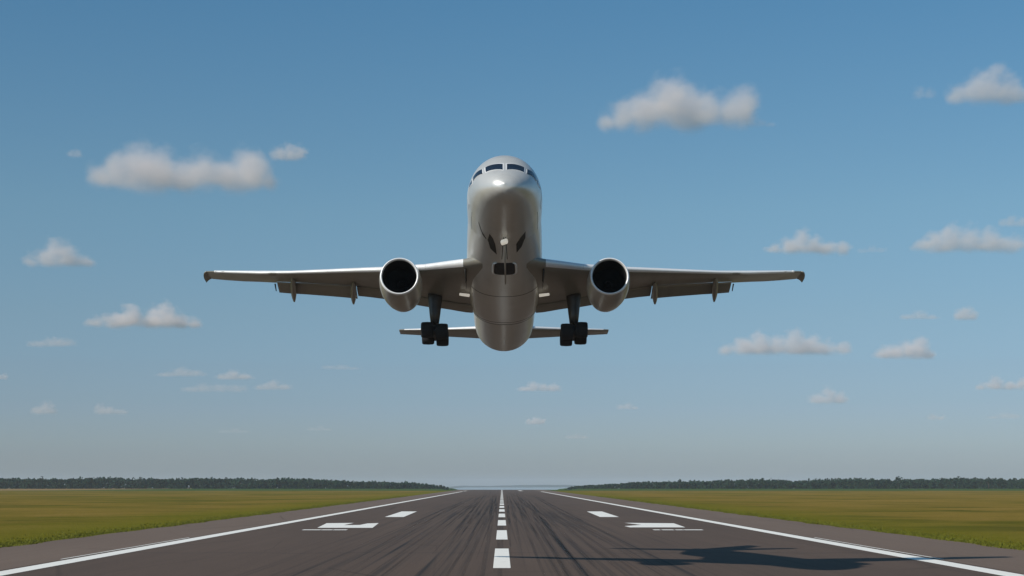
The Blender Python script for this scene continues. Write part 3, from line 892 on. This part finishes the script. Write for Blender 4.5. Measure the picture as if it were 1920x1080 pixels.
rnd = random.Random(3)
def auto(n, tall=0.3):
    b = []
    for i in range(n):
        u = (i + .5) / n + rnd.uniform(-.04, .04)
        v = 1 - abs(u - (.5 + tall * rnd.uniform(-.6, .6))) * rnd.uniform(.8, 1.3)
        b.append((u, max(.4, v), .5 / n * 1.8))
    return b
CL = [ # centre x, base y, width, height, puffs, strength, label
 (338, 353, 330, 108, [(.06, .42, .08), (.16, .60, .10), (.27, .92, .085), (.36, .80, .08), (.5, .60, .11), (.63, .66, .10), (.75, .60, .10), (.85, .78, .06), (.93, .58, .08), (1.0, .35, .06)], .95, 'largest cloud, long with a tall peak at its left, upper left of the sky'),
 (538, 300, 84, 35, [(.3, .8, .26), (.6, 1.0, .3), (.8, .8, .2)], .5, 'small pale puff just right of the largest cloud'),
 (107, 500, 136, 56, [(.15, .3, .14), (.35, .65, .18), (.52, 1.0, .15), (.7, .7, .18), (.9, .35, .14)], .8, 'peaked small cloud beyond the left wing tip'),
 (268, 614, 208, 52, [(.08, .3, .10), (.25, .6, .12), (.42, .88, .12), (.58, .85, .10), (.70, 1.0, .08), (.82, .62, .09), (.95, .35, .08)], 1.1, 'bright flat based cloud with two rounded tops, below the left wing'),
 (98, 650, 86, 20, auto(3), .32, 'faint streak cloud under the peaked cloud at far left'),
 (340, 706, 84, 19, auto(3), .32, 'faint low wisp just left of the small bright wisp'),
 (400, 735, 112, 25, auto(4), .25, 'broad faint veil under a pair of wisps at lower left'),
 (437, 712, 62, 22, auto(3), .45, 'small bright wisp above the broad faint veil'),
 (512, 731, 62, 22, auto(3), .38, 'small domed wisp at the right end of the lower left wisps'),
 (81, 777, 52, 27, [(.3, .6, .3), (.62, 1.0, .24), (.8, .8, .2)], .36, 'small slanting cloud low at far left'),
 (201, 777, 74, 22, [(.3, 1.0, .2), (.55, .7, .25), (.85, .5, .2)], .36, 'small flat cloud low at left, right of the slanting one'),
 (1265, 238, 285, 100, [(.06, .30, .09), (.17, .55, .10), (.30, .70, .10), (.42, .88, .09), (.51, 1.0, .085), (.60, .82, .08), (.72, .62, .11), (.85, .62, .12), (.94, .74, .08)], .95, 'large cloud with a central peak and a small horn, above the right wing'),
 (1860, 193, 180, 74, [(.12, .45, .13), (.33, .75, .13), (.5, 1.0, .13), (.68, .8, .14), (.9, .4, .14)], .8, 'cloud at the upper right edge of the sky'),
 (1518, 476, 172, 46, [(.10, .35, .12), (.27, .7, .12), (.40, 1.0, .10), (.52, .75, .11), (.70, .55, .13), (.88, .6, .10)], .8, 'low cloud with one hump beside the right wing tip'),
 (1820, 473, 228, 58, [(.08, .35, .10), (.22, .7, .12), (.33, 1.0, .10), (.48, .9, .12), (.65, .8, .13), (.85, .6, .14)], .85, 'broad cloud at the right edge, level with the wing'),
 (1473, 665, 256, 48, [(.06, .35, .08), (.18, .7, .09), (.30, .95, .09), (.42, .80, .09), (.55, 1.0, .09), (.68, .85, .09), (.80, .65, .08), (.93, .58, .06)], 1.15, 'long cloud with a row of rounded tops, lower right'),
 (1697, 673, 118, 47, [(.12, .4, .16), (.35, .62, .17), (.55, .8, .15), (.72, 1.0, .12), (.88, .5, .12)], 1.0, 'compact cloud stepping up to the right, right of the row of rounded tops'),
 (1809, 600, 54, 30, [(.3, .8, .25), (.55, 1.0, .26), (.8, .7, .2)], .6, 'small round cloud above the compact cloud at right'),
 (1722, 599, 66, 21, auto(3), .32, 'faint pair of tufts left of the small round cloud'),
 (1554, 757, 78, 34, [(.2, .6, .22), (.5, 1.0, .24), (.8, .7, .2)], .6, 'dome shaped small cloud low at right'),
 (1882, 731, 108, 28, [(.1, .4, .12), (.35, 1.0, .15), (.6, .6, .13), (.85, .95, .15)], .75, 'two humped small cloud low at the right edge'),
 (1008, 734, 76, 20, auto(4), .50, 'small flat cloud under the tail, centre of the sky'),
 (1005, 796, 36, 17, auto(3), .45, 'tiny cloud low over the far end of the runway'),
 (1176, 768, 38, 15, auto(3), .3, 'tiny faint cloud right of centre above the right marking'),
 (640, 693, 62, 12, auto(3), .2, 'very faint streak left of the tail'),
 (1082, 823, 42, 12, auto(3), .2, 'very faint streak nearest the horizon, right of centre'),
 (1898, 425, 46, 26, auto(3), .25, 'faint veil above the broad cloud at the right edge'),
 (4, 712, 20, 15, auto(2), .35, 'tiny cloud cut by the left edge of the sky'),
 (600, 808, 46, 12, auto(3), .14, 'hardly visible streak low, left of centre'),
 (1755, 788, 32, 15, auto(2), .25, 'tiny faint cloud low at right, below the dome shaped one'),
 (1636, 474, 50, 15, auto(3), .14, 'thin wisp trailing from the humped cloud by the right wing tip'),
 (1733, 185, 34, 34, auto(2), .14, 'faint shred left of the upper right edge cloud'),
 (1428, 237, 48, 18, auto(3), .12, 'faint shred trailing right of the large horned cloud'),
 (140, 295, 26, 26, auto(2), .2, 'faint shred left of the largest cloud'),
 (1884, 785, 56, 14, auto(3), .2, 'faint flat streak low at the right edge'),
 (440, 812, 52, 12, auto(3), .12, 'barely visible flat streak low at left of centre'),
]
for i, c in enumerate(CL):
    cloud(*c, seed=i + 1)

# ------------------------------------------------------------------ haze: even air around the whole place
bm = bmesh.new()
X0, X1, Y0, Y1, Z0, Z1 = -7500, 7500, -800, 16500, -27, 60
box(bm, ((X0 + X1) / 2, (Y0 + Y1) / 2, (Z0 + Z1) / 2), (X1 - X0, Y1 - Y0, Z1 - Z0))
hm = bpy.data.materials.new('haze_air'); hm.use_nodes = True; nt = hm.node_tree; nt.nodes.clear()
out = nt.nodes.new('ShaderNodeOutputMaterial'); pv = nt.nodes.new('ShaderNodeVolumePrincipled')
pv.inputs['Color'].default_value = (0.80, 0.88, 0.95, 1)
pv.inputs['Density'].default_value = 6.0e-5
nt.links.new(pv.outputs[0], out.inputs['Volume'])
hz = from_bm('haze', bm, hm, smooth=False)
tag(hz, 'thin pale haze lying over the airfield towards the horizon', 'haze', kind='stuff')
